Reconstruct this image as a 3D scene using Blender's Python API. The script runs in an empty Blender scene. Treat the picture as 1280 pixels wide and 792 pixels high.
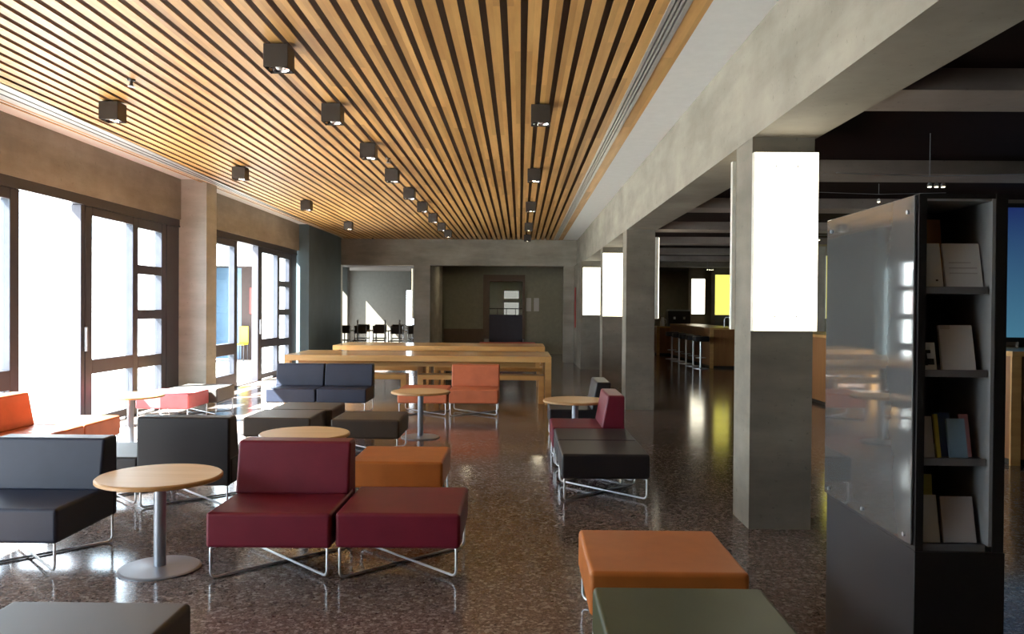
import bpy, bmesh, math, random
from mathutils import Vector, Matrix, Quaternion
random.seed(7)
SC = bpy.context.scene
COL = SC.collection

# ------------------------------------------------------------------ camera
F, VP, ROLL, EYE = 1020.0, (650.0, 385.0), 0.0075, 1.52      # image taken as 1280x792
_d = Vector(((VP[0]-640)/F, (VP[1]-396)/F, 1)).normalized()
_n = Vector((-math.sin(ROLL), math.cos(ROLL), 0)); _n = (_n-_n.dot(_d)*_d).normalized()
_r = _n.cross(_d)
cam_data = bpy.data.cameras.new('camera'); cam = bpy.data.objects.new('camera', cam_data)
COL.objects.link(cam); SC.camera = cam
cam_data.sensor_width = 36.0; cam_data.lens = F*36/1280; cam_data.clip_start = 0.05; cam_data.clip_end = 300
right = Vector((_r[0], _d[0], -_n[0])); down = Vector((_r[1], _d[1], -_n[1])); fwd = Vector((_r[2], _d[2], -_n[2]))
cam.matrix_world = Matrix(((right[0], -down[0], -fwd[0], 0), (right[1], -down[1], -fwd[1], 0),
                           (right[2], -down[2], -fwd[2], EYE), (0, 0, 0, 1)))

# ------------------------------------------------------------------ light and exposure
SC.view_settings.view_transform = 'Standard'; SC.view_settings.look = 'None'
SC.view_settings.gamma = 1.0; SC.view_settings.use_curve_mapping = False
SC.view_settings.exposure = 0.0
SKY_COL, SKY_STR = (0.80, 0.90, 1.0), 11.5
SUN_STR, SUN_DIR = 110.0, Vector((1.0, 0.5, -1.13))
BOX_STR, BOX_COL = 3.6, (1.0, 0.93, 0.72)
world = bpy.data.worlds.new('sky'); SC.world = world; world.use_nodes = True
wb = world.node_tree.nodes['Background']
wb.inputs['Color'].default_value = (*SKY_COL, 1); wb.inputs['Strength'].default_value = SKY_STR
sd = bpy.data.lights.new('sun', 'SUN'); sd.energy = SUN_STR; sd.angle = math.radians(0.53); sd.color = (1.0, 0.95, 0.86)
so = bpy.data.objects.new('sun', sd); COL.objects.link(so)
so.rotation_euler = SUN_DIR.to_track_quat('-Z', 'Y').to_euler(); so.location = (-12, -4, 14)
try:
    SC.cycles.max_bounces = 10; SC.cycles.diffuse_bounces = 6; SC.cycles.glossy_bounces = 4
    SC.cycles.transparent_max_bounces = 12; SC.cycles.caustics_reflective = False; SC.cycles.caustics_refractive = False
    SC.cycles.sample_clamp_indirect = 6.0; SC.cycles.use_denoising = True
except Exception:
    pass

# ------------------------------------------------------------------ materials
def nt(name):
    m = bpy.data.materials.new(name); m.use_nodes = True
    return m, m.node_tree.nodes, m.node_tree.links, m.node_tree.nodes['Principled BSDF']
def coords(N, L, scale=(1, 1, 1), world_space=True):
    mp = N.new('ShaderNodeMapping'); mp.inputs['Scale'].default_value = scale
    if world_space:
        g = N.new('ShaderNodeNewGeometry'); L.new(g.outputs['Position'], mp.inputs['Vector'])
    else:
        g = N.new('ShaderNodeTexCoord'); L.new(g.outputs['Object'], mp.inputs['Vector'])
    return mp.outputs['Vector']
def noise(N, L, vec, scale, detail=4, rough=.55):
    n = N.new('ShaderNodeTexNoise'); n.inputs['Scale'].default_value = scale
    n.inputs['Detail'].default_value = detail; n.inputs['Roughness'].default_value = rough
    L.new(vec, n.inputs['Vector']); return n.outputs['Fac']
def ramp(N, L, fac, stops):
    r = N.new('ShaderNodeValToRGB'); e = r.color_ramp.elements
    while len(e) < len(stops): e.new(0.5)
    for i, (p, c) in enumerate(stops):
        e[i].position = p; e[i].color = (*c, 1)
    L.new(fac, r.inputs['Fac']); return r.outputs['Color']
def mixc(N, L, a, b, fac, mode='MIX'):
    m = N.new('ShaderNodeMix'); m.data_type = 'RGBA'; m.blend_type = mode
    for sock, v in ((m.inputs[0], fac), (m.inputs[6], a), (m.inputs[7], b)):
        if isinstance(v, (int, float)): sock.default_value = v
        elif isinstance(v, tuple): sock.default_value = (*v, 1)
        else: L.new(v, sock)
    return m.outputs[2]
def bump(N, L, p, h, strength=.2, dist=.01):
    b = N.new('ShaderNodeBump'); b.inputs['Strength'].default_value = strength; b.inputs['Distance'].default_value = dist
    L.new(h, b.inputs['Height']); L.new(b.outputs['Normal'], p.inputs['Normal'])
def plain(name, col, rough=.5, metal=0.0, vary=.08, scale=9.0, coat=0.0, spec=.5):
    m, N, L, p = nt(name)
    f = noise(N, L, coords(N, L, world_space=False), scale)
    lo = tuple(max(0, c*(1-vary)) for c in col); hi = tuple(min(1, c*(1+vary)) for c in col)
    L.new(ramp(N, L, f, [(.3, lo), (.7, hi)]), p.inputs['Base Color'])
    p.inputs['Roughness'].default_value = rough; p.inputs['Metallic'].default_value = metal
    p.inputs['Coat Weight'].default_value = coat; p.inputs['Specular IOR Level'].default_value = spec
    return m
def leather(name, col):
    m, N, L, p = nt(name)
    v = coords(N, L, world_space=False)
    f = noise(N, L, v, 4.0, 3)
    L.new(ramp(N, L, f, [(.3, tuple(c*.88 for c in col)), (.7, tuple(min(1, c*1.12) for c in col))]), p.inputs['Base Color'])
    p.inputs['Roughness'].default_value = .46; p.inputs['Specular IOR Level'].default_value = .34
    bump(N, L, p, noise(N, L, v, 420.0, 2), .12, .002)
    return m
def concrete(name, a, b, board=True):
    m, N, L, p = nt(name)
    v = coords(N, L)
    f1 = noise(N, L, v, 1.1, 6, .6); f2 = noise(N, L, coords(N, L, (.9, .9, 3.6)), 1.0, 5, .6)
    c = ramp(N, L, f1, [(.34, a), (.66, b)])
    c2 = ramp(N, L, f2, [(.36, (.72, .71, .69)), (.64, (1.07, 1.06, 1.05))])
    c = mixc(N, L, c, c2, .8, 'MULTIPLY')
    pits = noise(N, L, v, 28.0, 2)
    c = mixc(N, L, c, ramp(N, L, pits, [(.24, (.55, .55, .55)), (.34, (1, 1, 1))]), .6, 'MULTIPLY')
    L.new(c, p.inputs['Base Color']); p.inputs['Roughness'].default_value = .7
    bump(N, L, p, f2, .12, .01)
    return m
def wood(name, dark, light, axis=0, rough=.35, plank=None, world_space=True, coat=0.0):
    """grain along the axis; plank=(width, length) gives each board its own tone"""
    m, N, L, p = nt(name)
    s = [14, 14, 14]; s[axis] = 1.2
    v = coords(N, L, tuple(s), world_space)
    f = noise(N, L, v, 1.0, 5, .6)
    c = ramp(N, L, f, [(.25, dark), (.75, light)])
    if plank:
        g = N.new('ShaderNodeNewGeometry') if world_space else N.new('ShaderNodeTexCoord')
        sx = N.new('ShaderNodeSeparateXYZ'); L.new(g.outputs['Position' if world_space else 'Object'], sx.inputs[0])
        def mth(op, a, b=None):
            n = N.new('ShaderNodeMath'); n.operation = op
            for i, q in enumerate((a, b)):
                if q is None: continue
                if isinstance(q, (int, float)): n.inputs[i].default_value = q
                else: L.new(q, n.inputs[i])
            return n.outputs[0]
        other = 'X' if axis == 1 else 'Y'
        row = mth('FLOOR', mth('DIVIDE', mth('ADD', sx.outputs[other], plank[2]), plank[0]))
        off = mth('MULTIPLY', mth('FRACT', mth('MULTIPLY', row, .618)), plank[1])
        cell = mth('FLOOR', mth('DIVIDE', mth('ADD', sx.outputs['XYZ'[axis]], off), plank[1]))
        cb = N.new('ShaderNodeCombineXYZ'); L.new(row, cb.inputs[0]); L.new(cell, cb.inputs[1])
        wn = N.new('ShaderNodeTexWhiteNoise'); wn.noise_dimensions = '2D'; L.new(cb.outputs[0], wn.inputs['Vector'])
        t = ramp(N, L, wn.outputs['Value'], [(0, (.72, .68, .62)), (.5, (.95, .95, .95)), (1, (1.12, 1.12, 1.15))])
        c = mixc(N, L, c, t, 1.0, 'MULTIPLY')
    L.new(c, p.inputs['Base Color']); p.inputs['Roughness'].default_value = rough
    p.inputs['Coat Weight'].default_value = coat
    return m
def emit(name, col, strength, lo=None):
    m, N, L, p = nt(name)
    p.inputs['Base Color'].default_value = (*[min(1, c*.8) for c in col], 1)
    p.inputs['Emission Strength'].default_value = strength
    if lo:
        g = N.new('ShaderNodeTexCoord'); s = N.new('ShaderNodeSeparateXYZ'); L.new(g.outputs['Generated'], s.inputs[0])
        L.new(ramp(N, L, s.outputs['Z'], [(0, lo), (1, col)]), p.inputs['Emission Color'])
    else:
        p.inputs['Emission Color'].default_value = (*col, 1)
    return m
def glass(name, tint=(.93, .98, 1.0), refl=.12):
    m = bpy.data.materials.new(name); m.use_nodes = True
    N, L = m.node_tree.nodes, m.node_tree.links; N.clear()
    o = N.new('ShaderNodeOutputMaterial'); t = N.new('ShaderNodeBsdfTransparent'); g = N.new('ShaderNodeBsdfGlossy')
    t.inputs['Color'].default_value = (*tint, 1); g.inputs['Roughness'].default_value = .02
    lw = N.new('ShaderNodeLayerWeight'); lw.inputs['Blend'].default_value = .5
    pw = N.new('ShaderNodeMath'); pw.operation = 'POWER'; L.new(lw.outputs['Facing'], pw.inputs[0]); pw.inputs[1].default_value = 4.0
    ma = N.new('ShaderNodeMath'); ma.operation = 'MULTIPLY_ADD'; L.new(pw.outputs[0], ma.inputs[0]); ma.inputs[1].default_value = .6; ma.inputs[2].default_value = .03
    mx = N.new('ShaderNodeMixShader'); L.new(ma.outputs[0], mx.inputs[0])
    L.new(t.outputs[0], mx.inputs[1]); L.new(g.outputs[0], mx.inputs[2]); L.new(mx.outputs[0], o.inputs[0])
    return m
def terrazzo():
    m, N, L, p = nt('polished_terrazzo')
    v = coords(N, L)
    vo = N.new('ShaderNodeTexVoronoi'); vo.inputs['Scale'].default_value = 56.0; L.new(v, vo.inputs['Vector'])
    s = N.new('ShaderNodeSeparateColor'); L.new(vo.outputs['Color'], s.inputs[0])
    c = ramp(N, L, s.outputs[0], [(0, (.075, .054, .048)), (.30, (.120, .090, .080)), (.55, (.168, .124, .110)), (.80, (.224, .176, .160)), (.95, (.40, .36, .34))])
    vo2 = N.new('ShaderNodeTexVoronoi'); vo2.inputs['Scale'].default_value = 130.0; L.new(v, vo2.inputs['Vector'])
    s2 = N.new('ShaderNodeSeparateColor'); L.new(vo2.outputs['Color'], s2.inputs[0])
    c2 = ramp(N, L, s2.outputs[1], [(0, (.070, .050, .045)), (.6, (.145, .110, .098)), (.95, (.35, .31, .29))])
    c = mixc(N, L, c, c2, .4)
    c = mixc(N, L, c, ramp(N, L, noise(N, L, v, .5, 4), [(.3, (.8, .78, .78)), (.7, (1.1, 1.08, 1.05))]), 1.0, 'MULTIPLY')
    L.new(c, p.inputs['Base Color'])
    r = N.new('ShaderNodeMapRange'); L.new(noise(N, L, v, 3.0, 4), r.inputs[0])
    r.inputs[3].default_value = .09; r.inputs[4].default_value = .16
    L.new(r.outputs[0], p.inputs['Roughness'])
    p.inputs['IOR'].default_value = 1.5
    return m

M = {}
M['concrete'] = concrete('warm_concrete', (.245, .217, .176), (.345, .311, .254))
M['concrete_shaded'] = concrete('shaded_concrete', (.17, .150, .118), (.275, .245, .195))  # same concrete, shade of faces turned from the light put into its colour
M['concrete_lit'] = concrete('sun_bounce_concrete', (.46, .465, .43), (.57, .58, .545))  # left columns: bounced sunlight put into a lighter concrete colour
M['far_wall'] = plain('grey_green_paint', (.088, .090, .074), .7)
M['tinted'] = glass('daylight_dimming_glass', (.21, .20, .18))  # tint added to dim the daylight behind the rear window
M['fill_lamp'] = emit('warm_fill_lamp', (1.0, .88, .62), 48.0)  # glow of the added fill lamps
M['floor'] = terrazzo()
M['slat'] = wood('ceiling_slat_wood', (.49, .245, .068), (.69, .405, .138), 1, .45, plank=(.134, 2.4, .053+.134*80))
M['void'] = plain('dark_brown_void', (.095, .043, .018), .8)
M['white'] = plain('white_plaster', (.82, .83, .82), .7, vary=.03)
M['grille'] = plain('brushed_aluminium', (.62, .61, .58), .4, .6)
M['slot'] = plain('slot_black', (.02, .02, .02), .7)
M['frame'] = plain('dark_bronze_frame', (.050, .050, .064), .35, .2)
M['glass'] = glass('window_glass')
M['blue_wall'] = plain('slate_blue_paint', (.085, .125, .145), .5, vary=.12, scale=2)
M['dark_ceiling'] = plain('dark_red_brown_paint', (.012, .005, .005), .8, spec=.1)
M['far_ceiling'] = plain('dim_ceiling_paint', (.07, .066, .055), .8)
M['hall_beam_shaded'] = concrete('shaded_hall_concrete', (.20, .165, .15), (.27, .23, .21))  # grey concrete darkened, the unlit hall's shade is in the colour
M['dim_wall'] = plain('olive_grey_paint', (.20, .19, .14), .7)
M['brown_wall'] = plain('brown_paint', (.10, .065, .045), .6)
M['outside_white'] = plain('sunlit_render', (.85, .85, .83), .8, vary=.03)
M['outside_reflection'] = plain('blue_reflection_panel', (.10, .17, .26), .35)  # made-up panel, bluish window reflection put into its colour
M['outside_dark'] = plain('dark_recess', (.045, .03, .028), .8)
M['paving'] = plain('pale_paving', (.40, .42, .42), .8)
M['chrome'] = plain('satin_chrome', (.80, .81, .83), .34, .85, vary=.03)
M['steel'] = plain('silver_paint_steel', (.34, .36, .40), .38, .6, vary=.03)
M['black_leather'] = leather('black_leather', (.017, .014, .016))
M['navy_leather'] = leather('navy_leather', (.019, .024, .044))
M['wine_leather'] = leather('wine_red_leather', (.150, .011, .026))
M['red_leather'] = leather('bright_red_leather', (.58, .14, .15))
M['orange_leather'] = leather('orange_leather', (.46, .142, .030))
M['coral_leather'] = leather('coral_orange_leather', (.52, .150, .068))
M['green_leather'] = leather('olive_green_leather', (.050, .058, .024))
M['gleam_leather'] = leather('gleaming_black_leather', (.10, .095, .09))  # black leather lightened so the colour holds the sun gleam
M['brown_leather'] = leather('dark_brown_leather', (.048, .034, .024))
M['beech'] = wood('beech_veneer', (.60, .38, .17), (.74, .52, .27), 0, .42, world_space=False)
M['beech_edge'] = wood('beech_edge', (.42, .23, .09), (.52, .31, .13), 0, .4, world_space=False)
M['oak'] = wood('honey_oak', (.50, .27, .085), (.66, .40, .15), 0, .32, plank=(.16, 6.0, 8.0), coat=.2)
M['counter'] = wood('red_brown_veneer', (.26, .105, .035), (.36, .165, .06), 2, .35)
M['lamp_black'] = plain('dark_umber_housing', (.050, .042, .036), .5, .1)
M['reflector'] = plain('mirror_reflector', (.85, .85, .85), .08, 1.0, vary=.02)
M['bulb_on'] = emit('warm_bulb', (1.0, .86, .58), 14)
M['bulb_off'] = plain('frosted_bulb', (.8, .8, .8), .2)
M['box'] = emit('light_box_diffuser', BOX_COL, BOX_STR)
M['box_edge'] = plain('light_box_edge', (.75, .74, .66), .4)
M['box_yellow'] = emit('yellow_diffuser', (.95, .85, .16), 1.3)
M['cab_black'] = plain('black_laminate', (.012, .010, .010), .4)
M['cab_grey'] = plain('grey_laminate', (.24, .24, .24), .45)
M['cab_lip'] = plain('dark_grey_edge', (.13, .125, .125), .5)
M['cab_base'] = plain('charcoal_laminate', (.030, .028, .030), .3, vary=.02, spec=.25)
M['acrylic'] = plain('grey_gloss_panel', (.085, .086, .085), .05, vary=.02, coat=.6)
M['paper'] = plain('white_paper', (.58, .58, .58), .7, vary=.03)
M['paper_grey'] = plain('grey_paper', (.42, .40, .40), .7, vary=.03)
M['manila'] = plain('manila_card', (.50, .24, .07), .7)
M['yellow_paper'] = plain('yellow_paper', (.55, .47, .08), .6)
M['blue_paper'] = plain('blue_paper', (.04, .08, .22), .5)
M['sky_paper'] = plain('light_blue_paper', (.25, .40, .55), .5)
M['pink_paper'] = plain('pink_paper', (.50, .25, .28), .5)
M['ink'] = plain('black_ink', (.02, .02, .02), .6)
M['screen'] = emit('blue_screen', (.010, .022, .10), 1.0, lo=(.055, .17, .25))
M['red_paint'] = plain('red_paint', (.40, .035, .03), .5)
M['yellow_plastic'] = plain('yellow_plastic', (.6, .48, .03), .4)
M['navy_panel'] = plain('navy_panel', (.016, .014, .028), .5)
M['machine'] = plain('black_appliance', (.015, .013, .014), .3)

# ------------------------------------------------------------------ geometry helpers
def obj(name, bm, mat, parent=None, smooth=None):
    me = bpy.data.meshes.new(name)
    bmesh.ops.recalc_face_normals(bm, faces=bm.faces)
    if smooth is not None:
        for f in bm.faces: f.smooth = True
        for e in bm.edges:
            if len(e.link_faces) == 2 and e.calc_face_angle(0) > math.radians(smooth): e.smooth = False
    bm.to_mesh(me); bm.free()
    for m in (mat if isinstance(mat, (list, tuple)) else [mat]): me.materials.append(m)
    o = bpy.data.objects.new(name, me); COL.objects.link(o)
    if parent: o.parent = parent
    return o
def BM(): return bmesh.new()
def box(bm, x0, x1, y0, y1, z0, z1, bev=0.0, seg=2, mi=0):
    v = [bm.verts.new(p) for p in ((x0, y0, z0), (x1, y0, z0), (x1, y1, z0), (x0, y1, z0), (x0, y0, z1), (x1, y0, z1), (x1, y1, z1), (x0, y1, z1))]
    fs = [bm.faces.new([v[i] for i in q]) for q in ((3, 2, 1, 0), (4, 5, 6, 7), (0, 1, 5, 4), (1, 2, 6, 5), (2, 3, 7, 6), (3, 0, 4, 7))]
    for f in fs: f.material_index = mi
    if bev:
        es = list({e for f in fs for e in f.edges})
        bmesh.ops.bevel(bm, geom=es, offset=bev, segments=seg, profile=.5, affect='EDGES')
    return bm
def prism(bm, pts, a0, a1, axis=0, bev=0.0, seg=2):
    """extrude a polygon of (u,v) along an axis: axis 0 -> (y,z), 1 -> (x,z), 2 -> (x,y)"""
    def P(u, v, a): return {0: (a, u, v), 1: (u, a, v), 2: (u, v, a)}[axis]
    A = [bm.verts.new(P(u, v, a0)) for u, v in pts]; B = [bm.verts.new(P(u, v, a1)) for u, v in pts]
    n = len(pts); fs = [bm.faces.new(A[::-1]), bm.faces.new(B)]
    for i in range(n): fs.append(bm.faces.new((A[i], A[(i+1) % n], B[(i+1) % n], B[i])))
    if bev:
        bmesh.ops.recalc_face_normals(bm, faces=fs)
        bmesh.ops.bevel(bm, geom=list({e for f in fs for e in f.edges}), offset=bev, segments=seg, profile=.5, affect='EDGES')
    return bm
def lathe(bm, prof, cx=0, cy=0, n=40):
    rings = []
    for r, z in prof:
        if r < 1e-6: rings.append([bm.verts.new((cx, cy, z))])
        else: rings.append([bm.verts.new((cx+r*math.cos(2*math.pi*i/n), cy+r*math.sin(2*math.pi*i/n), z)) for i in range(n)])
    for a, b in zip(rings, rings[1:]):
        for i in range(n):
            j = (i+1) % n
            if len(a) == 1: bm.faces.new((a[0], b[j], b[i]))
            elif len(b) == 1: bm.faces.new((a[i], a[j], b[0]))
            else: bm.faces.new((a[i], a[j], b[j], b[i]))
    return bm
def tube(bm, pts, r, closed=False, n=8, up=None):
    pts = [Vector(p) for p in pts]; rings = []; k = len(pts)
    for i, p in enumerate(pts):
        a = pts[(i-1) % k] if (closed or i > 0) else p
        b = pts[(i+1) % k] if (closed or i < k-1) else p
        t = (b-a).normalized()
        u = Vector(up) if up is not None else (Vector((0, 0, 1)) if abs(t.z) < .9 else Vector((1, 0, 0)))
        u = (u-u.dot(t)*t).normalized(); w = t.cross(u)
        rings.append([bm.verts.new(p+r*(math.cos(2*math.pi*q/n)*u+math.sin(2*math.pi*q/n)*w)) for q in range(n)])
    for i in range(k if closed else k-1):
        a, b = rings[i], rings[(i+1) % k]
        for q in range(n): bm.faces.new((a[q], a[(q+1) % n], b[(q+1) % n], b[q]))
    if not closed:
        bm.faces.new(rings[0][::-1]); bm.faces.new(rings[-1])
    return bm
def tag(o, label, cat, group=None, kind=None):
    o['label'] = label; o['category'] = cat
    if group: o['group'] = group
    if kind: o['kind'] = kind
    return o
def thing(name, label, cat, loc=(0, 0, 0), rz=0, group=None):
    o = bpy.data.objects.new(name, None); COL.objects.link(o); o.empty_display_size = .1
    o.location = loc; o.rotation_euler = (0, 0, rz)
    return tag(o, label, cat, group)
def dup(src, loc, rz, label, group=None, mats=None):
    r = src.copy(); COL.objects.link(r); r.location = loc; r.rotation_euler = (0, 0, rz); r['label'] = label
    if group: r['group'] = group
    for ch in list(src.children):
        c = ch.copy(); COL.objects.link(c); c.parent = r
        for g in list(ch.children):
            e = g.copy(); COL.objects.link(e); e.parent = c
    return r
def struct(name, bm, mat, label=None, cat=None, parent=None, smooth=None):
    o = obj(name, bm, mat, parent, smooth)
    if parent is None:
        o['kind'] = 'structure'
        if label: o['label'] = label; o['category'] = cat
    return o
def sbox(name, x0, x1, y0, y1, z0, z1, mat, label=None, cat=None):
    return struct(name, box(BM(), x0, x1, y0, y1, z0, z1), mat, label, cat)

# ------------------------------------------------------------------ the setting
CZ, BZ, WX, SZ = 3.445, 2.71, -5.30, 3.49        # slat ceiling, beam underside, window wall, left soffit
Y0, YF = -5.0, 23.0                               # rear wall, far wall
sbox('floor', -5.62, 14.0, Y0, 34.0, -.12, 0, M['floor'], 'polished dark terrazzo floor', 'floor')
sbox('floor_side', -8.2, -5.62, 23.2, 34.0, -.12, 0, M['floor'], 'terrazzo floor of the room beyond', 'floor')
sbox('ground_outside', -45, -5.62, -30, 23.2, -.14, -.02, M['paving'], 'pale sunlit paving outside', 'ground')
sbox('ground_far', -45, 20, 34.0, 60, -.14, -.02, M['paving'], 'pale paving far outside', 'ground')

# slatted ceiling
bm = BM()
k = -40
while True:
    xc = .014+.134*k                               # gap centre; slat to its right
    x0, x1 = xc+.024, xc+.110
    if x0 > .90: break
    if x1 > -4.99: box(bm, max(x0, -4.99), min(x1, .926), Y0, YF, CZ, CZ+.008)
    k += 1
box(bm, 1.062, 1.19, Y0, YF, CZ, CZ+.008)
struct('ceiling', bm, M['slat'], 'honey coloured timber slat ceiling', 'ceiling')
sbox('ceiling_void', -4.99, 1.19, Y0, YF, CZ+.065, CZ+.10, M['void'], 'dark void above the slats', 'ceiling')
bm = BM(); box(bm, 1.19, 1.60, Y0, YF, CZ, CZ+.06)
struct('ceiling_soffit_right', bm, M['white'], 'white plaster strip along the concrete beam', 'ceiling')
sbox('ceiling_soffit_left', -5.31, -4.84, Y0, YF, SZ, SZ+.06, M['white'], 'white plaster strip above the windows', 'ceiling')
# left slot diffuser strip: its inner edge runs at a slight angle to the slats
bm = BM()
def xin(y): return -4.322-.0295*y
prism(bm, [(xin(Y0), Y0), (xin(YF), YF), (-5.0, YF), (-4.87, YF-4), (-4.87, Y0)], CZ-.006, CZ+.05, 2)
struct('trim_left', bm, M['grille'], 'pale metal air slot along the window side of the ceiling', 'trim')
bm = BM()
for q in (.3, .62):
    prism(bm, [(xin(Y0)*(1-q)-4.87*q, Y0), (xin(18)*(1-q)-4.87*q, 18), (xin(18)*(1-q)-4.87*q-.012, 18), (xin(Y0)*(1-q)-4.87*q-.03, Y0)], CZ-.008, CZ-.004, 2)
struct('trim_left_slots', bm, M['slot'], 'dark lines of the left air slot', 'trim')
bm = BM()
for a, b in ((.926, .954), (.966, .984), (.996, 1.014), (1.026, 1.062)): box(bm, a, b, Y0, YF, CZ-.006, CZ+.06)
struct('trim_right', bm, M['grille'], 'metal linear air grille in the ceiling', 'trim')
sbox('trim_right_slots', .93, 1.06, Y0, YF, CZ+.06, CZ+.07, M['slot'], 'dark slots of the linear grille', 'trim')

# right colonnade beam, columns
BX0, BX1 = 1.595, 2.045
sbox('beam', BX0, BX1, Y0, YF+.4, BZ, 3.7, M['concrete'], 'long board-marked concrete beam on the columns', 'beam')
for i, (y, h) in enumerate(((5.66, .42), (12.30, .45), (15.84, .45))):
    sbox('column', BX0+.002, BX1-.02, y, y+h, 0, BZ, M['concrete_shaded'],
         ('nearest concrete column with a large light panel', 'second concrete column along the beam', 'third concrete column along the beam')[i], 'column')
sbox('column', 1.52, 2.05, 20.4, YF, 0, BZ, M['concrete_shaded'], 'deep concrete pier at the far end of the beam', 'column')
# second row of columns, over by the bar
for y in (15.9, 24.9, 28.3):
    sbox('column', 5.92, 6.38, y, y+.45, 0, BZ+.3, M['concrete_shaded'], 'concrete column by the bar', 'column')

# left wall: concrete upstand beam, columns, windows
sbox('wall_left', WX-.32, WX, Y0, 19.5, 2.86, 3.72, M['concrete'], 'concrete band above the windows', 'wall')
sbox('wall_left_blue', -5.62, -5.06, 19.5, YF, 0, SZ, M['blue_wall'], 'slate blue wall beyond the windows', 'wall')
for y in (-.70, 6.0, 12.70):
    sbox('column', -5.40, -4.90, y, y+.42, 0, SZ, M['concrete_lit'], 'concrete column between the window bays', 'column')
sbox('wall_left_near', -5.62, WX, Y0, -.70, 0, 2.86, M['concrete'], 'near end of the window wall', 'wall')

def bar_box(bm, y0, y1, z0, z1, d=.11): box(bm, WX-.03-d, WX-.03, y0, y1, z0, z1, .006, 1)
def glazing(n, y0, first):
    """one bay: fixed light, sliding opening, leaf with one wide and one laddered column of panes"""
    b = lambda t: y0+t
    xg0, xg1 = WX-.095, WX-.087
    w = struct('window_%d' % first, BM_frame_fixed(b), M['frame'], 'dark framed fixed window', 'window')
    bm = BM()
    for z0, z1 in ((.26, .62), (.83, 2.62)): box(bm, xg0, xg1, b(.34), b(2.06), z0, z1)
    struct('window_pane', bm, M['glass'], parent=w)
    t = struct('trim_%d' % first, BM_head(b), M['frame'], 'dark window head and sill track', 'trim')
    d = struct('door_%d' % first, BM_leaf(b), M['frame'], 'dark framed glazed door leaf with a ladder of small panes', 'door')
    bm = BM()
    for z0, z1 in ((.12, .66), (.84, 2.63)): box(bm, xg0, xg1, b(3.70), b(4.77), z0, z1)
    for z0, z1 in ((.12, .64), (.81, 1.325), (1.46, 1.96), (2.09, 2.60)): box(bm, xg0, xg1, b(4.92), b(5.67), z0, z1)
    struct('door_pane', bm, M['glass'], parent=d)
    bm = BM(); box(bm, WX-.03, WX+.012, b(3.50), b(3.53), .95, 1.25, .008, 2)
    struct('door_handle', bm, M['steel'], parent=d)
def BM_frame_fixed(b):
    bm = BM()
    bar_box(bm, b(.18), b(.34), 0, 2.74); bar_box(bm, b(2.06), b(2.22), 0, 2.74)
    for z0, z1 in ((.06, .26), (.62, .83), (2.62, 2.74)): bar_box(bm, b(.34), b(2.06), z0, z1)
    return bm
def BM_head(b):
    bm = BM()
    box(bm, WX-.16, WX-.02, b(.18), b(6.28), 2.765, 2.86); box(bm, WX-.14, WX-.01, b(.18), b(6.28), 2.74, 2.765)
    box(bm, WX-.16, WX-.02, b(2.22), b(3.44), 0.0, .012)
    return bm
def BM_leaf(b):
    bm = BM()
    bar_box(bm, b(3.44), b(3.52), 0, 2.74, .13); bar_box(bm, b(3.54), b(3.70), 0, 2.74, .09)
    bar_box(bm, b(4.77), b(4.92), 0, 2.74); bar_box(bm, b(5.67), b(5.82), 0, 2.74); bar_box(bm, b(5.84), b(6.28), 0, 2.74, .15)
    for z0, z1 in ((.02, .12), (.66, .84), (2.63, 2.74)): bar_box(bm, b(3.70), b(4.77), z0, z1)
    for z0, z1 in ((.02, .12), (.64, .81), (1.325, 1.46), (1.96, 2.09), (2.60, 2.74)): bar_box(bm, b(4.92), b(5.67), z0, z1)
    return bm
for i, y in enumerate((-.28, 6.42, 13.12)): glazing(i, y, i+1)

# far wall with two wide openings
sbox('wall_far', -5.06, BX0, YF, YF+.4, BZ, 3.72, M['concrete'], 'concrete header over the two far openings', 'wall')
bm = BM(); prism(bm, [(YF, 0), (26.7, 0), (26.7, 3.1), (YF+.4, 3.1), (YF+.4, BZ), (YF, BZ)], -3.0, -2.54, 0)
struct('wall_far_pier', bm, M['concrete'], 'concrete fin between the far openings', 'wall')
sbox('wall_far_jamb', 1.23, 1.52, YF, YF+.4, 0, BZ, M['concrete'], 'right jamb of the far opening', 'wall')
sbox('wall_far_bar', BX0, 14, YF, YF+.4, BZ, 3.72, M['concrete_shaded'], 'concrete header over the bar area', 'wall')
# room behind the left opening
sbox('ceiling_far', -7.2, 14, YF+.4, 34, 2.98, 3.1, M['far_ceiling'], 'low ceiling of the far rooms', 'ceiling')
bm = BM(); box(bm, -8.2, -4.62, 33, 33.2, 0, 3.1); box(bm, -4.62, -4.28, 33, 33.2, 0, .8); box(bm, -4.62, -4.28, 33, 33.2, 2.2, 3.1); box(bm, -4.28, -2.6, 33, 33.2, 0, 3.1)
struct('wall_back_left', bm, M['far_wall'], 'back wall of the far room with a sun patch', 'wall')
bm = BM(); box(bm, -7.2, -7.0, 32.62, 33, 0, 3.1); box(bm, -7.2, -7.0, 23.2, 33, 2.86, 3.1); box(bm, -7.2, -7.0, 23.2, 29.5, 0, 3.1)
struct('wall_side_left', bm, M['far_wall'], 'side wall of the far room', 'wall')
sbox('column', -6.75, -6.36, 30.0, 30.35, 0, 2.98, M['far_wall'], 'grey column in the far sunlit room', 'column')
sbox('wall_room_split', -2.9, -2.6, 26.7, 34, 0, 3.1, M['far_wall'], 'wall between the far rooms', 'wall')
sbox('wall_return', -7.2, -5.06, YF+.0, YF+.2, 0, 3.72, M['outside_white'], 'white wall outside closing the terrace', 'wall')
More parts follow.
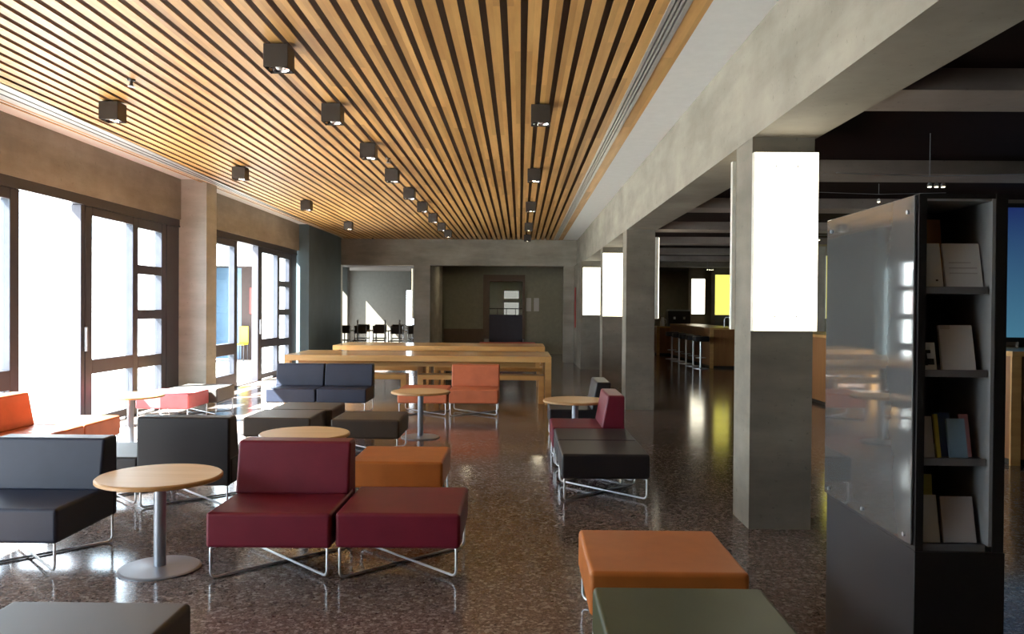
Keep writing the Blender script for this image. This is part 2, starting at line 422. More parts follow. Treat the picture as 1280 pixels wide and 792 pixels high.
# room behind the right opening
bm = BM(); box(bm, -2.6, -1.2, 27.2, 27.4, 0, 3.1); box(bm, .12, 1.6, 27.2, 27.4, 0, 3.1); box(bm, -1.2, .12, 27.2, 27.4, 2.58, 3.1)
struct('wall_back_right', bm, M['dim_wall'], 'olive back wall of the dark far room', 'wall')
sbox('trim_dado', -2.54, -1.22, 27.17, 27.2, 0, .82, M['brown_wall'], 'brown dado on the back wall', 'trim')
bm = BM(); box(bm, -1.22, -1.02, 27.06, 27.34, .5, 2.62); box(bm, .08, .16, 27.06, 27.34, .5, 2.62); box(bm, -1.02, .08, 27.06, 27.34, 2.40, 2.62)
w = struct('window_4', bm, M['brown_wall'], 'dark framed internal window in the far room', 'window')
bm = BM(); tube(bm, [(-1.02, 27.1, 1.5), (.08, 27.1, 1.5)], .016); [tube(bm, [(x, 27.1, 1.30), (x, 27.1, 1.5)], .01) for x in (-.75, -.45, -.15)]
struct('window_rail', bm, M['frame'], parent=w)
sbox('wall_far_panel', -1.02, .10, 27.08, 27.3, 0, 1.30, M['navy_panel'], 'dark navy panel under the internal window', 'wall')
bm = BM(); box(bm, -2.6, -.65, 33, 33.2, 0, 3.1); box(bm, -.05, 2.0, 33, 33.2, 0, 3.1); box(bm, -.65, -.05, 33, 33.2, 2.22, 3.1); box(bm, -.65, -.05, 33, 33.2, 1.75, 1.9); box(bm, -.65, -.05, 33, 33.2, 0, 1.2)
struct('wall_rear_room', bm, M['white'], 'back wall of the room seen through the internal window', 'wall')
w = sbox('window_5', -.65, -.05, 33.06, 33.07, 1.2, 1.75, M['tinted'], 'lower far window, glass darkened to dim the daylight', 'window'); struct('window_pane', box(BM(), -.65, -.05, 33.06, 33.07, 1.9, 2.22), M['tinted'], parent=w)
sbox('wall_room_right', 1.52, 1.72, YF+.4, 34, 0, 3.1, M['brown_wall'], 'brown side wall of the dark room', 'wall')
# wide right-hand hall
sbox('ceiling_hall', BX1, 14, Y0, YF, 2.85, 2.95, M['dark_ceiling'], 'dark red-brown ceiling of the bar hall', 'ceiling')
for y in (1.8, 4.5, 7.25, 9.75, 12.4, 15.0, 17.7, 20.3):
    sbox('beam', BX1, 14, y, y+.48, BZ+.02, 2.86, M['hall_beam_shaded'], 'concrete cross beam of the dark hall ceiling', 'beam')
sbox('wall_right', 13.8, 14, Y0, 34, 0, 3.72, M['brown_wall'], 'far right wall of the bar hall', 'wall')
sbox('wall_bar', 1.72, 14, 31.5, 31.7, 0, 3.1, M['dim_wall'], 'dim wall behind the bar', 'wall')
sbox('wall_rear', -5.62, 14, Y0-.2, Y0, 0, 3.72, M['concrete_shaded'], 'wall behind the viewer', 'wall')
bm = BM(); box(bm, -5.62, 14.2, Y0-.2, 34.2, 3.72, 3.9); box(bm, -7.2, -5.62, 23.0, 34.2, 3.1, 3.3)
struct('roof', bm, M['concrete_shaded'], 'roof slab', 'roof')

# terrace outside the doors
bm = BM(); box(bm, -7.0, -5.62, 22.0, 22.3, 0, 3.3); box(bm, -30, -9.0, 22.0, 22.3, 0, 3.3); box(bm, -9.0, -7.0, 22.0, 22.3, 2.62, 3.3)
struct('wall_terrace', bm, M['outside_white'], 'white sunlit terrace wall seen through the doors', 'wall')
sbox('wall_terrace_panel', -9.1, -8.05, 23.5, 23.6, 0, 2.75, M['outside_reflection'], 'made-up blue-grey panel standing for the reflection in the fixed window', 'wall')
bm = BM(); box(bm, -8.05, -7.2, 23.5, 23.6, 0, 2.75); box(bm, -9.1, -7.2, 22.3, 23.6, 2.62, 2.75); box(bm, -9.1, -9.0, 22.3, 23.5, 0, 2.75)
struct('wall_terrace_recess', bm, M['outside_dark'], 'dark recess in the terrace wall', 'wall')

# ------------------------------------------------------------------ light boxes on the columns
def light_box(loc, rz, wd, z0, z1, label, dif=None, group='glowing light boxes on the columns'):
    t = thing('light_box', label, 'light', loc, rz, group)
    bm = BM(); box(bm, -wd/2, wd/2, -.052, -.001, z0, z1); obj('casing', bm, M['box_edge'], t)
    bm = BM(); box(bm, -wd/2+.004, wd/2-.004, -.062, -.052, z0+.004, z1-.004, .003, 1); obj('diffuser', bm, dif or M['box'], t)
    for sx in (-.17, .17):
        for z in (z0+.1, z1-.1): obj('screw', box(BM(), sx*wd-.005, sx*wd+.005, -.065, -.0621, z-.005, z+.005), M['steel'], t)
    return t
xc = (BX0+BX1-.02)/2
light_box((xc+.005, 5.66, 0), 0, .44, 1.375, 2.60, 'large glowing white light box on the front of the nearest column')
light_box((xc-.015, 6.08, 0), math.pi, .45, 1.375, 2.62, 'thin edge of the light box on the back of the nearest column')
light_box((xc, 15.84, 0), 0, .43, 1.375, 2.60, 'glowing light box on the third column, partly behind the second')
light_box((xc-.02, 20.4, 0), 0, .46, 1.36, 2.55, 'smallest glowing light box, on the pier at the far end')
light_box((BX1-.02, 12.52, 0), math.pi/2, .44, 1.375, 2.60, 'light box seen edge-on on the right side of the second column')
light_box((6.15, 24.9, 0), 0, .46, 1.36, 2.58, 'yellow light box above the bar counter', M['box_yellow'])
light_box((6.15, 28.3, 0), 0, .46, 1.36, 2.58, 'white light box behind the bar stools, left of the yellow one')
light_box((6.15, 15.9, 0), 0, .46, 1.36, 2.58, 'yellow light box glimpsed between nearest column and brochure stand', M['box_yellow'])
light_box((-3.0, 23.25, 0), -math.pi/2, .44, 1.2, 2.62, 'light box seen edge-on on the fin between far openings')

# ------------------------------------------------------------------ ceiling spots
def spot(name, loc, label, on):
    t = thing(name, label, 'light', loc, 0, 'cube spotlights under the slat ceiling')
    s = .09
    bm = BM(); box(bm, -s, s, -s, s, -.185, -.015, .003, 1)
    bm.faces.ensure_lookup_table()
    low = min(bm.faces, key=lambda f: f.calc_center_median().z)
    r = bmesh.ops.inset_individual(bm, faces=[low], thickness=.010)
    bmesh.ops.translate(bm, verts=low.verts, vec=(0, 0, .03))
    obj('housing', bm, M['lamp_black'], t)
    bm = BM(); lathe(bm, [(.075, -.180), (.068, -.165), (.045, -.158), (.028, -.156), (0, -.156)], n=24); obj('reflector', bm, M['reflector'], t, 40)
    bm = BM(); lathe(bm, [(0, -.183), (.018, -.178), (.026, -.166), (.020, -.157), (0, -.157)], n=16); obj('bulb', bm, M['bulb_on' if on else 'bulb_off'], t, 40)
    bm = BM(); lathe(bm, [(0, -.016), (.035, -.016), (.035, .012), (0, .012)], n=20); obj('ceiling_mount', bm, M['lamp_black'], t, 40)
    return t
ORD = ['nearest', 'second', 'third', 'fourth', 'fifth', 'sixth', 'seventh', 'eighth', 'ninth']
for i, y in enumerate((5.93, 7.66, 9.50, 11.26, 13.04, 14.78, 16.60, 18.40, 20.1)):
    spot('cube_spotlight', (-1.79, y+.09, CZ), ORD[i]+' dark cube spotlight of the long middle row on the slat ceiling', i in (2, 8))
for i, y in enumerate((7.62, 11.15, 14.64, 18.25)):
    spot('cube_spotlight', (-3.87, y+.09, CZ), ORD[i]+' dark cube spotlight of the row nearest the windows', i in (1, 3))
for i, y in enumerate((7.66, 11.18, 14.67, 18.3, 21.2)):
    spot('cube_spotlight', (.18, y+.09, CZ), ORD[i]+' dark cube spotlight of the row nearest the columns', i > 0)
def sprinkler(loc, label):
    t = thing('sprinkler', label, 'sprinkler', loc, 0, 'small fittings on the slat ceiling')
    bm = BM(); lathe(bm, [(0, 0), (.035, 0), (.03, -.012), (.012, -.016), (.012, -.05), (0, -.05)], n=16); obj('nozzle', bm, M['lamp_black'], t, 40)
    bm = BM(); lathe(bm, [(0, -.062), (.03, -.062), (.03, -.058), (0, -.058)], n=12); tube(bm, [(-.012, 0, -.03), (-.02, 0, -.045), (-.005, 0, -.06)], .003); tube(bm, [(.012, 0, -.03), (.02, 0, -.045), (.005, 0, -.06)], .003)
    obj('deflector', bm, M['steel'], t)
sprinkler((-3.33, 6.95, CZ), 'small dark sprinkler head beside the nearest window-row spotlight')
sprinkler((-1.72, 10.55, CZ), 'small dark sensor behind the third middle-row spotlight')
sprinkler((-4.1, 22.6, CZ), 'small dark sprinkler head at the far left end of the ceiling')

# ------------------------------------------------------------------ lounge furniture
def rod_loop(ang, zoff, a):
    """closed round-cornered loop standing in the vertical plane at the angle"""
    h, r = .176, .035
    z0 = .0085+zoff; z1 = h+.004
    pts = []
    for cx, cz, s0 in ((a-r, z0+r, -90), (a-.012, z1-.012, 0), (-a+.012, z1-.012, 90), (-a+r, z0+r, 180)):
        rr = r if cz < .1 else .012
        for q in range(6):
            th = math.radians(s0+q*18); pts.append((cx+rr*math.cos(th), cz+rr*math.sin(th)))
    c, s = math.cos(ang), math.sin(ang)
    return tube(BM(), [(u*c, u*s, v) for u, v in pts], .0078, True, 8, up=(-s, c, 0))
HW = .348
def seat_bm(y1):
    bm = box(BM(), -HW, HW, -HW, y1, .180, .378, .022, 3)
    return bm
def make_module(kind, mat):
    t = thing('lounge_chair' if kind == 'chair' else 'ottoman', '', 'chair' if kind == 'chair' else 'ottoman')
    def soft(o):
        o.modifiers.new('weighted_normals', 'WEIGHTED_NORMAL').weight = 80; return o
    soft(obj('seat', seat_bm(.300 if kind == 'chair' else HW), M[mat], t, 50))
    if kind == 'chair':
        prof = [(.125, .372), (.185, .690), (.345, .690), (.348, .180), (.302, .180), (.302, .372)]
        soft(obj('backrest', prism(BM(), prof, -HW, HW, 0, .018, 3), M[mat], t, 50))
    d = .325*math.sqrt(2)
    for ang, zo in ((math.pi/4, 0), (-math.pi/4, .0160)):
        obj('leg_frame', rod_loop(ang, zo, d), M['chrome'], t, 60)
    return t
PROTO = {}
def module(kind, mat, x, y, face, label, group=None):
    """x, y: the corner nearest the viewer on the left of the 0.7 m square; face: way the sitter looks"""
    rz = {'S': 0, 'N': math.pi, 'W': -math.pi/2, 'E': math.pi/2}[face]
    g = group or ('lounge chairs' if kind == 'chair' else 'upholstered ottomans')
    loc = (x+.35, y+.35, 0)
    key = (kind, mat)
    if key in PROTO: return dup(PROTO[key], loc, rz, label, g)
    t = make_module(kind, mat); t.location = loc; t.rotation_euler = (0, 0, rz); t['label'] = label; t['group'] = g
    PROTO[key] = t; return t
module('chair', 'navy_leather', -3.28, 4.52, 'S', 'black lounge chair, blue reflection coloured in, at left beside the nearest round table')  # black leather, the blue it reflects is put in as navy
module('chair', 'wine_leather', -1.735, 4.48, 'S', 'wine red lounge chair facing the viewer beside the wine red ottoman')
module('ottoman', 'wine_leather', -1.02, 4.50, 'S', 'wine red ottoman right of the wine red lounge chair')
module('chair', 'black_leather', -2.85, 6.03, 'N', 'black lounge chair showing its back, behind the nearest round table')
module('ottoman', 'black_leather', -3.565, 6.09, 'S', 'black ottoman mostly hidden behind the near-left black chair')
module('ottoman', 'orange_leather', -1.26, 6.01, 'S', 'orange ottoman right behind the wine red ottoman')
module('ottoman', 'brown_leather', -2.84, 8.33, 'S', 'dark brown ottoman behind the black chair that shows its back')
module('ottoman', 'brown_leather', -2.78, 9.04, 'S', 'dark brown ottoman in front of the navy chairs, half hidden by another')
module('ottoman', 'brown_leather', -1.915, 8.25, 'S', 'dark brown ottoman standing just left of the middle round table')
module('chair', 'navy_leather', -3.535, 11.30, 'S', 'left one of the two navy lounge chairs side by side')
module('chair', 'navy_leather', -2.83, 11.31, 'S', 'right one of the two navy lounge chairs side by side')
module('ottoman', 'coral_leather', -1.705, 11.35, 'S', 'coral orange ottoman behind the middle round table')
module('chair', 'coral_leather', -.99, 11.37, 'S', 'coral orange lounge chair in front of the long wooden benches')
module('ottoman', 'black_leather', .335, 6.40, 'S', 'black ottoman at the near end of the row by the columns')
module('ottoman', 'black_leather', .33, 7.105, 'S', 'black ottoman between the near black ottoman and red chair')
module('chair', 'wine_leather', .315, 7.815, 'W', 'wine red lounge chair turned sideways in front of the columns')
module('chair', 'black_leather', .34, 9.22, 'W', 'black lounge chair turned sideways behind the right-hand round table')
module('ottoman', 'orange_leather', .31, 3.53, 'S', 'large orange ottoman in the right foreground')
module('ottoman', 'green_leather', .305, 2.66, 'S', 'olive green ottoman at the bottom edge in front of the orange one')
module('ottoman', 'brown_leather', -1.955, 2.43, 'S', 'dark brown ottoman in the bottom left corner')
module('ottoman', 'red_leather', -4.975, 10.50, 'S', 'bright red sunlit ottoman by the window')
module('ottoman', 'gleam_leather', -4.87, 11.21, 'S', 'black ottoman behind the bright red one by the window')
module('ottoman', 'coral_leather', -4.84, 7.735, 'E', 'coral orange sunlit ottoman by the open door at left')
module('chair', 'coral_leather', -4.84, 7.03, 'E', 'coral orange lounge chair by the open door at left edge')

def make_table():
    t = thing('round_table', '', 'table', (0, 0, 0), 0, 'low round cafe tables')
    bm = lathe(BM(), [(0, .5445), (.336, .5445), (.345, .537), (.345, .522), (.335, .517), (0, .517)], n=64)
    for f in bm.faces:
        c = f.calc_center_median()
        if c.z < .5437 and math.hypot(c.x, c.y) > .1: f.material_index = 1
    o = obj('tabletop', bm, [M['beech'], M['beech_edge']], t, 25)
    obj('pole', lathe(BM(), [(.034, .012), (.034, .507), (.09, .510), (.09, .5165)], n=28), M['steel'], t, 40)
    obj('base', lathe(BM(), [(0, 0), (.226, 0), (.227, .008), (.215, .014), (.05, .020), (.035, .022), (0, .022)], n=56), M['steel'], t, 20)
    return t
tp = make_table()
for i, (x, y, l) in enumerate(((-2.07, 4.68, 'low round beech table beside the near-left black chair, nearest of all'),
                               (-1.66, 6.30, 'round beech table half hidden behind the wine red chair'),
                               (-1.155, 9.53, 'round beech table in front of the coral orange ottoman'),
                               (.60, 8.76, 'round beech table between wine red and black sideways chairs'),
                               (-4.25, 8.87, 'sunlit round beech table near the open door'))):
    if i == 0: tp.location = (x, y, 0); tp['label'] = l
    else: dup(tp, (x, y, 0), 0, l)

# long communal tables and benches
def long_table(y0, y1, label):
    x0, x1 = -3.71, .50; L2 = (x1-x0)/2; D2 = (y1-y0)/2
    t = thing('communal_table', label, 'table', ((x0+x1)/2, (y0+y1)/2, 0), 0, 'long wooden communal tables')
    obj('tabletop', box(BM(), -L2, L2, -D2, D2, .67, .76, .006, 2), M['oak'], t)
    bm = BM(); box(bm, -L2+.18, L2-.18, -D2+.16, -D2+.20, .58, .67); box(bm, -L2+.18, L2-.18, D2-.20, D2-.16, .58, .67); obj('apron', bm, M['oak'], t)
    for sx in (-1, 1):
        for sy in (-1, 1):
            cx, cy = sx*(L2-.05), sy*(D2-.05)
            obj('leg', box(BM(), cx-.05, cx+.05, cy-.05, cy+.05, 0, .67, .004, 1), M['oak'], t)
    for cx in (-.02,):
        obj('leg', box(BM(), cx-.05, cx+.05, -.2, .2, 0, .67, .004, 1), M['oak'], t)
    return t
long_table(12.80, 14.30, 'nearer long wooden communal table, spanning behind navy and coral chairs')
long_table(16.15, 17.65, 'farther long wooden communal table, left end in sunlight')
def bench(x0, x1, y0, label):
    L2 = (x1-x0)/2
    t = thing('bench', label, 'bench', ((x0+x1)/2, y0+.19, 0), 0, 'wooden benches at the long tables')
    obj('seat', box(BM(), -L2, L2, -.19, .19, .375, .45, .005, 2), M['oak'], t)
    for sx in (-1, 1):
        obj('leg', box(BM(), sx*(L2-.045)-.045, sx*(L2-.045)+.045, -.17, .17, 0, .375, .004, 1), M['oak'], t)
    return t
bench(-3.58, -1.80, 12.93, 'left wooden bench on the near side of the nearer long table')
bench(-1.62, .39, 12.93, 'right wooden bench on the near side of the nearer long table')
bench(-3.58, -1.75, 14.75, 'left wooden bench on the far side of the nearer long table')
bench(-1.55, .45, 14.75, 'right wooden bench on the far side of the nearer long table')
bench(-3.60, -1.75, 15.72, 'left wooden bench just in front of the farther long table')
bench(-1.55, .42, 15.72, 'right wooden bench just in front of the farther long table')

# ------------------------------------------------------------------ brochure stand at right
CX0, CX1, CYF, CYB, CT = 1.420, 1.742, 2.95, 3.83, 1.942
st = thing('brochure_stand', 'tall narrow black brochure stand with grey glossy side at right edge', 'display stand', (CX0, CYF, 0), -.014)
W_, D_ = CX1-CX0, CYB-CYF
obj('base_cabinet', box(BM(), .012, W_, 0, D_, 0, .655, .003, 1), M['cab_base'], st)
obj('base_front', box(BM(), .004, W_+.004, -.012, 0, 0.01, .655, .002, 1), M['cab_black'], st)
obj('side_panel', box(BM(), 0, .010, .012, D_, .672, CT-.004, .002, 1), M['acrylic'], st)
for y in (.06, D_/2, D_-.06):
    for z in (.70, CT-.06):
        if not (y == D_/2 and z > 1.5): obj('panel_fixing', tube(BM(), [(-.006, y, z), (.002, y, z)], .008, n=10), M['steel'], st)
bm = BM(); box(bm, .012, .040, 0, D_, .655, CT); box(bm, W_-.040, W_, -.008, D_, .655, CT); box(bm, .04, W_-.04, .36, .38, .655, CT); box(bm, .04, W_-.04, 0, D_, CT-.018, CT)
obj('carcass', bm, M['cab_black'], st)
obj('side_lining', box(BM(), W_-.052, W_-.040, -.004, .36, .675, CT-.018), M['cab_grey'], st)
obj('top_lining', box(BM(), .04, W_-.052, 0, .36, CT-.026, CT-.018), M['cab_grey'], st)
SH = [1.605, 1.305, .985, .675]
for z in SH:
    s = obj('shelf', box(BM(), .040, W_-.052, .015, .36, z-.022, z, .001, 1), M['cab_black'], st)
    obj('shelf_lip', box(BM(), .040, W_-.058, .006, .015, z-.022, z+.004, .001, 1), M['cab_lip'], s)
def leaflet(name, cat, x0, x1, shelf, h, y, mat, label, lean=.22, thick=.012, twist=0.0, mark=None):
    """paper standing on a shelf lip and leaning back"""
    z = SH[shelf]
    o = obj(name, box(BM(), -(x1-x0)/2, (x1-x0)/2, 0, thick, 0, h), M[mat])
    o.location = (CX0+(x0+x1)/2, CYF+y, z+thick*math.sin(lean)+.0005); o.rotation_euler = (-lean, 0, twist)
    tag(o, label, cat, 'printed matter on the brochure stand')
    if mark:
        for m in mark:
            bm = BM()
            for (a, b, c, d) in m[1]: box(bm, a, b, -.0015, 0, c, d)
            obj('print', bm, M[m[0]], o)
    return o
G = 'brochure'
leaflet('folder', 'folder', .115, .205, 0, .27, .20, 'manila', 'manila card folder standing behind the white brochures on the top shelf', .12)
leaflet(G, 'brochure', .042, .118, 0, .165, .03, 'paper', 'left white brochure on the top shelf of the stand', mark=[('ink', [(.012, .020, .022, .028)])])
leaflet(G, 'brochure', .128, .262, 0, .165, .03, 'paper', 'right wider white brochure on the top shelf of the stand', mark=[('paper_grey', [(-.05, .05, .05, .054), (-.05, .05, .07, .074), (-.05, .03, .09, .094)])])
leaflet('booklet', 'booklet', .042, .098, 1, .10, .03, 'paper', 'small booklet with a black picture on the second shelf', mark=[('ink', [(-.022, -.004, .015, .06), (-.004, .02, .018, .040), (-.012, .010, .060, .072)])])
leaflet(G, 'brochure', .118, .240, 1, .165, .03, 'paper', 'large white brochure on the second shelf beside the small booklet', mark=[('paper_grey', [(-.055, -.02, .150, .164)])])
leaflet(G, 'brochure', .042, .095, 2, .150, .03, 'paper_grey', 'grey-white leaflet at the left of the third shelf')
leaflet('booklet', 'booklet', .104, .118, 2, .158, .03, 'yellow_paper', 'slim yellow booklet on the third shelf')
leaflet('booklet', 'booklet', .120, .175, 2, .160, .055, 'blue_paper', 'dark blue booklet on the third shelf')
leaflet('booklet', 'booklet', .150, .215, 2, .142, .030, 'sky_paper', 'light blue booklet leaning in front of the dark blue one')
leaflet('booklet', 'booklet', .205, .240, 2, .156, .050, 'pink_paper', 'pink booklet at the right of the third shelf')
leaflet(G, 'brochure', .042, .118, 3, .170, .03, 'paper', 'left white brochure on the lowest shelf of the stand')
leaflet(G, 'brochure', .132, .250, 3, .165, .03, 'paper_grey', 'right greyish brochure on the lowest shelf of the stand')
leaflet('folder', 'folder', .042, .150, 3, .225, .14, 'yellow_paper', 'yellow folder behind the brochures on the lowest shelf', .1)

# ------------------------------------------------------------------ counters, bar, screen at right
def counter(loc, wd, dp, h, label, group='wooden counters'):
    t = thing('counter', label, 'counter', loc, 0, group)
    obj('body', box(BM(), .02, wd-.02, .02, dp-.02, .06, h-.05), M['counter'], t)
    obj('plinth', box(BM(), .06, wd-.06, .06, dp-.06, 0, .06), M['cab_black'], t)
    obj('worktop', box(BM(), 0, wd, 0, dp, h-.05, h, .004, 1), M['oak'], t)
    obj('end_panel', box(BM(), 0, .10, 0.004, .03, 0, h-.05, .002, 1), M['oak'], t)
    return t
counter((4.85, 8.08, 0), .8, 7.6, 1.13, 'long wooden information counter behind the brochure stand')
counter((4.93, 21.2, 0), .95, 5.7, 1.05, 'wooden bar island counter in front of the stools')
sc_ = thing('projection_screen', 'blue glowing screen above the counter at right edge', 'screen', (5.0, 9.0, 0))
obj('screen_surface', box(BM(), 0, 2.6, 0, .02, 1.24, 2.66), M['screen'], sc_)
obj('screen_frame', prism(BM(), [(-.05, 1.19), (2.65, 1.19), (2.65, 2.71), (-.05, 2.71)], .02, .05, 1), M['cab_black'], sc_)
obj('stand', box(BM(), .1, .2, .05, .10, 1.131, 1.19), M['cab_black'], sc_)
obj('stand', box(BM(), .5, .6, .05, .10, 1.131, 1.19), M['cab_black'], sc_)
def make_stool():
    t = thing('bar_stool', '', 'stool', (0, 0, 0), 0, 'bar stools in a row')
    obj('seat', box(BM(), -.18, .18, -.18, .18, .70, .83, .02, 2), M['black_leather'], t, 50)
    obj('post', lathe(BM(), [(.026, .02), (.026, .70)], n=16), M['chrome'], t, 40)
    obj('base', lathe(BM(), [(0, 0), (.20, 0), (.20, .01), (.03, .03), (0, .03)], n=28), M['chrome'], t, 40)
    ring = [(.13*math.cos(q*math.pi/10), .13*math.sin(q*math.pi/10), .28) for q in range(20)]
    bm = tube(BM(), ring, .010, True, 6, up=(0, 0, 1)); tube(bm, [(-.13, 0, .28), (.13, 0, .28)], .007)
    obj('footrest', bm, M['chrome'], t, 60)
    return t
sp = make_stool()
for i, y in enumerate((21.05, 21.95, 22.9, 23.9, 25.0)):
    l = ('nearest', 'second', 'third', 'fourth', 'farthest')[i]+' black-topped chrome stool in the row at the bar'
    if i == 0: sp.location = (4.66, y, 0); sp['label'] = l
    else: dup(sp, (4.66, y, 0), 0, l)
t = thing('coffee_machine', 'black coffee machine on the back counter near the stools', 'coffee machine', (4.95, 27.3, .95))
obj('body', box(BM(), 0, .75, 0, .5, 0, .52, .02, 2), M['machine'], t); obj('drip_tray', box(BM(), .05, .70, -.1, 0, 0, .06), M['steel'], t)
obj('cup_rail', box(BM(), .03, .72, .02, .48, .52, .56), M['steel'], t); obj('group_head', lathe(BM(), [(0, .24), (.035, .24), (.035, .32), (0, .32)], .2, -.06, 14), M['chrome'], t); obj('group_head', lathe(BM(), [(0, .24), (.035, .24), (.035, .32), (0, .32)], .52, -.06, 14), M['chrome'], t)
counter((4.55, 27.15, 0), 2.6, .75, .95, 'back counter carrying the coffee machine')
t = thing('jug', 'pale steel jug left of the coffee machine', 'jug', (4.78, 27.4, .95)); obj('body', lathe(BM(), [(0, 0), (.07, 0), (.075, .15), (.05, .26), (.055, .30), (0, .30)], n=20), M['chrome'], t, 40); obj('handle', tube(BM(), [(.06, 0, .25), (.12, 0, .22), (.12, 0, .1), (.07, 0, .07)], .01), M['chrome'], t, 60)
t = thing('tap', 'chrome tap on the bar island counter', 'tap', (5.4, 21.6, 1.05)); obj('spout', tube(BM(), [(0, 0, 0), (0, 0, .22), (.03, -.02, .27), (.10, -.06, .27), (.13, -.08, .22)], .014), M['chrome'], t, 60); obj('base', lathe(BM(), [(0, 0), (.04, 0), (.035, .02), (0, .02)], n=16), M['chrome'], t, 40)
# bin behind the second column
t = thing('white_cabinet', 'slim white cabinet peeping out right of the second column', 'cabinet', (2.55, 17.2, 0))
obj('body', box(BM(), 0, .28, 0, .4, .10, .62, .01, 2), M['white'], t); obj('plinth', box(BM(), .01, .27, .02, .39, 0, .10), M['cab_black'], t)

# cable spotlights in the dark hall
def cable_spot(x, y, z, label, n=2):
    t = thing('cable_spotlight', label, 'light', (x, y, z), 0, 'tiny cable spotlights in the dark hall')
    obj('cable', tube(BM(), [(-.7, 0, .10), (0, 0, .08), (.7, 0, .10)], .003, n=5), M['steel'], t)
    for q in range(n):
        h = obj('lamp_head', lathe(BM(), [(.006, .036), (.016, .02), (.018, 0), (.012, .003), (0, .012)], q*.05, 0, 14), M['chrome'], t, 40)
        obj('bulb', lathe(BM(), [(0, -.006), (.012, -.002), (.012, .006), (0, .006)], q*.05, 0, 10), M['bulb_on'], h, 40)
    obj('hanger', tube(BM(), [(0, 0, .08), (0, 0, 2.85-z)], .003, n=5), M['steel'], t)
cable_spot(3.06, 6.15, 2.45, 'pair of tiny spotlights on a cable above the brochure stand', 3)
cable_spot(3.75, 8.6, 2.66, 'single tiny cable spotlight just left of the brochure stand top', 1)
cable_spot(5.05, 14.0, 2.72, 'tiny cable spotlights near the edge of the nearest light box', 2)
cable_spot(5.1, 22.3, 2.60, 'tiny cable spotlights above the bar island', 4)

# ------------------------------------------------------------------ far rooms: cafe chairs and small things
def make_cafe_chair():
    t = thing('cafe_chair', '', 'chair', (0, 0, 0), 0, 'dark chairs in the far sunlit room')
    obj('seat', box(BM(), -.21, .21, -.21, .21, .43, .46, .008, 1), M['brown_leather'], t)
    obj('backrest', box(BM(), -.21, .21, .19, .215, .66, .92, .008, 1), M['brown_leather'], t)
    for sx in (-1, 1):
        obj('leg', tube(BM(), [(sx*.19, -.19, 0), (sx*.19, -.19, .43)], .012, n=6), M['chrome'], t, 60)
        obj('leg', tube(BM(), [(sx*.19, .20, 0), (sx*.19, .20, .92)], .012, n=6), M['chrome'], t, 60)
    return t
cp = make_cafe_chair()
spots = [(-5.75, 26.4, 'leftmost dark cafe chair in the far room beside the blue wall'), (-5.15, 26.1, 'second dark cafe chair from the left in the far room'),
         (-4.55, 26.3, 'third dark cafe chair from the left in the far room'),          (-5.45, 28.15, 'first dark cafe chair from the left behind the far pale tables'), (-4.85, 28.2, 'second dark cafe chair from the left behind the far pale tables'), (-4.2, 28.1, 'third dark cafe chair from the left behind the far pale tables'), (-3.6, 28.2, 'last dark cafe chair behind the far pale tables, by the fin'),
         (-3.95, 26.0, 'fourth dark cafe chair from the left in the far room'),
         (-3.4, 26.2, 'dark cafe chair nearest the concrete fin in the far room')]
for i, (x, y, l) in enumerate(spots):
    if i == 0: cp.location = (x, y, 0); cp['label'] = l
    else: dup(cp, (x, y, 0), .15*((i % 3)-1), l)
def cafe_table(x, y, label):
    t = thing('cafe_table', label, 'table', (x, y, 0), 0, 'tables in the far sunlit room')
    obj('tabletop', box(BM(), -.6, .6, -.35, .35, .72, .75, .004, 1), M['beech'], t)
    for sx in (-1, 1):
        for sy in (-1, 1): obj('leg', tube(BM(), [(sx*.54, sy*.3, 0), (sx*.54, sy*.3, .72)], .02, n=6), M['steel'], t, 60)
cafe_table(-5.4, 27.3, 'left pale table behind the dark chairs of the far room')
cafe_table(-3.8, 27.2, 'right pale table behind the dark chairs of the far room')
for x, l in ((.20, 'left pale notice on the dark far wall'), (.46, 'right pale notice on the dark far wall')):
    tag(obj('notice', box(BM(), x, x+.17, 27.175, 27.2, 1.42, 1.86), M['paper_grey']), l, 'notice', 'pair of notices on the dark far wall')
tag(obj('wall_sign', box(BM(), 1.505, 1.52, 22.2, 22.6, 1.0, 2.1), M['red_paint']), 'slim red panel on the side of the far pier', 'panel')
bt = thing('red_bench', 'low dark red bench below the navy panel in the far room', 'bench', (-.4, 26.2, 0))
obj('seat', box(BM(), -.9, .9, -.25, .25, .32, .42, .02, 2), M['red_paint'], bt)
for sx in (-1, 1): obj('leg', box(BM(), sx*.8-.03, sx*.8+.03, -.2, .2, 0, .32), M['cab_black'], bt)
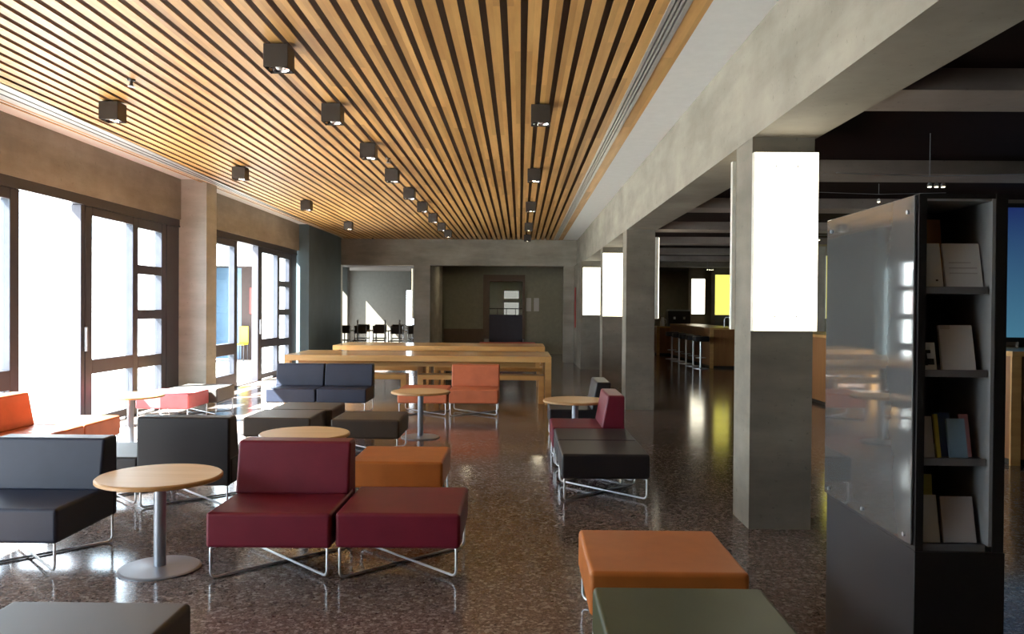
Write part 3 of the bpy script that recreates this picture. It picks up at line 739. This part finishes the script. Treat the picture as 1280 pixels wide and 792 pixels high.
def fill_lamp(x, y, label):  # lamps added out of view to brighten the far rooms and bar
    t = thing('fill_light', label, 'light', (x, y, 2.98), 0, 'unseen fill lights added in the far rooms')
    obj('rim', lathe(BM(), [(0, -.001), (.18, -.001), (.18, -.05), (.165, -.05), (.165, -.03), (0, -.03)], n=28), M['steel'], t, 40)
    obj('diffuser', lathe(BM(), [(0, -.045), (.16, -.042), (.16, -.031), (0, -.031)], n=28), M['fill_lamp'], t, 40)
for x, y, l in ((-1.6, 25.2, 'added unseen fill light left in the dark far room'), (.6, 25.4, 'added unseen fill light right in the dark far room'), (-.4, 30.2, 'added unseen fill light behind the internal window'),
                (4.2, 28.8, 'added unseen fill light over the bar near the coffee machine'), (7.6, 26.5, 'added unseen fill light over the far end of the bar'), (3.0, 30.0, 'added unseen fill light by the dim wall behind the bar')): fill_lamp(x, y, l)
for i, (x, l) in enumerate(((-5.02, 'left slim grey post among the far cafe chairs'), (-4.17, 'middle slim grey post among the far cafe chairs'), (-3.72, 'right slim grey post among the far cafe chairs'))):
    t = thing('barrier_post', l, 'post', (x, 25.2, 0), 0, 'slim grey posts in the far room')
    obj('pole', lathe(BM(), [(.022, .02), (.022, 1.12), (0, 1.13)], n=12), M['steel'], t, 40); obj('base', lathe(BM(), [(0, 0), (.14, 0), (.13, .02), (0, .02)], n=20), M['steel'], t, 20)
# terrace things glimpsed through the second open door
ps = tag(obj('poster', box(BM(), -7.80, -7.55, 23.46, 23.5, 1.30, 2.05), M['red_paint']), 'red poster in the dark recess seen through the far open door', 'poster')
t = thing('terrace_chair', 'yellow chair outside seen through the far open door', 'chair', (-8.02, 23.1, 0))
obj('seat', box(BM(), -.02, .25, -.2, .2, .42, .46, .01, 1), M['yellow_plastic'], t); obj('backrest', box(BM(), -.02, .25, .17, .2, .46, .95, .01, 1), M['yellow_plastic'], t)
for sx in (0, .23):
    for sy in (-.17, .17): obj('leg', tube(BM(), [(sx, sy, -.02), (sx, sy, .42)], .012, n=6), M['frame'], t)
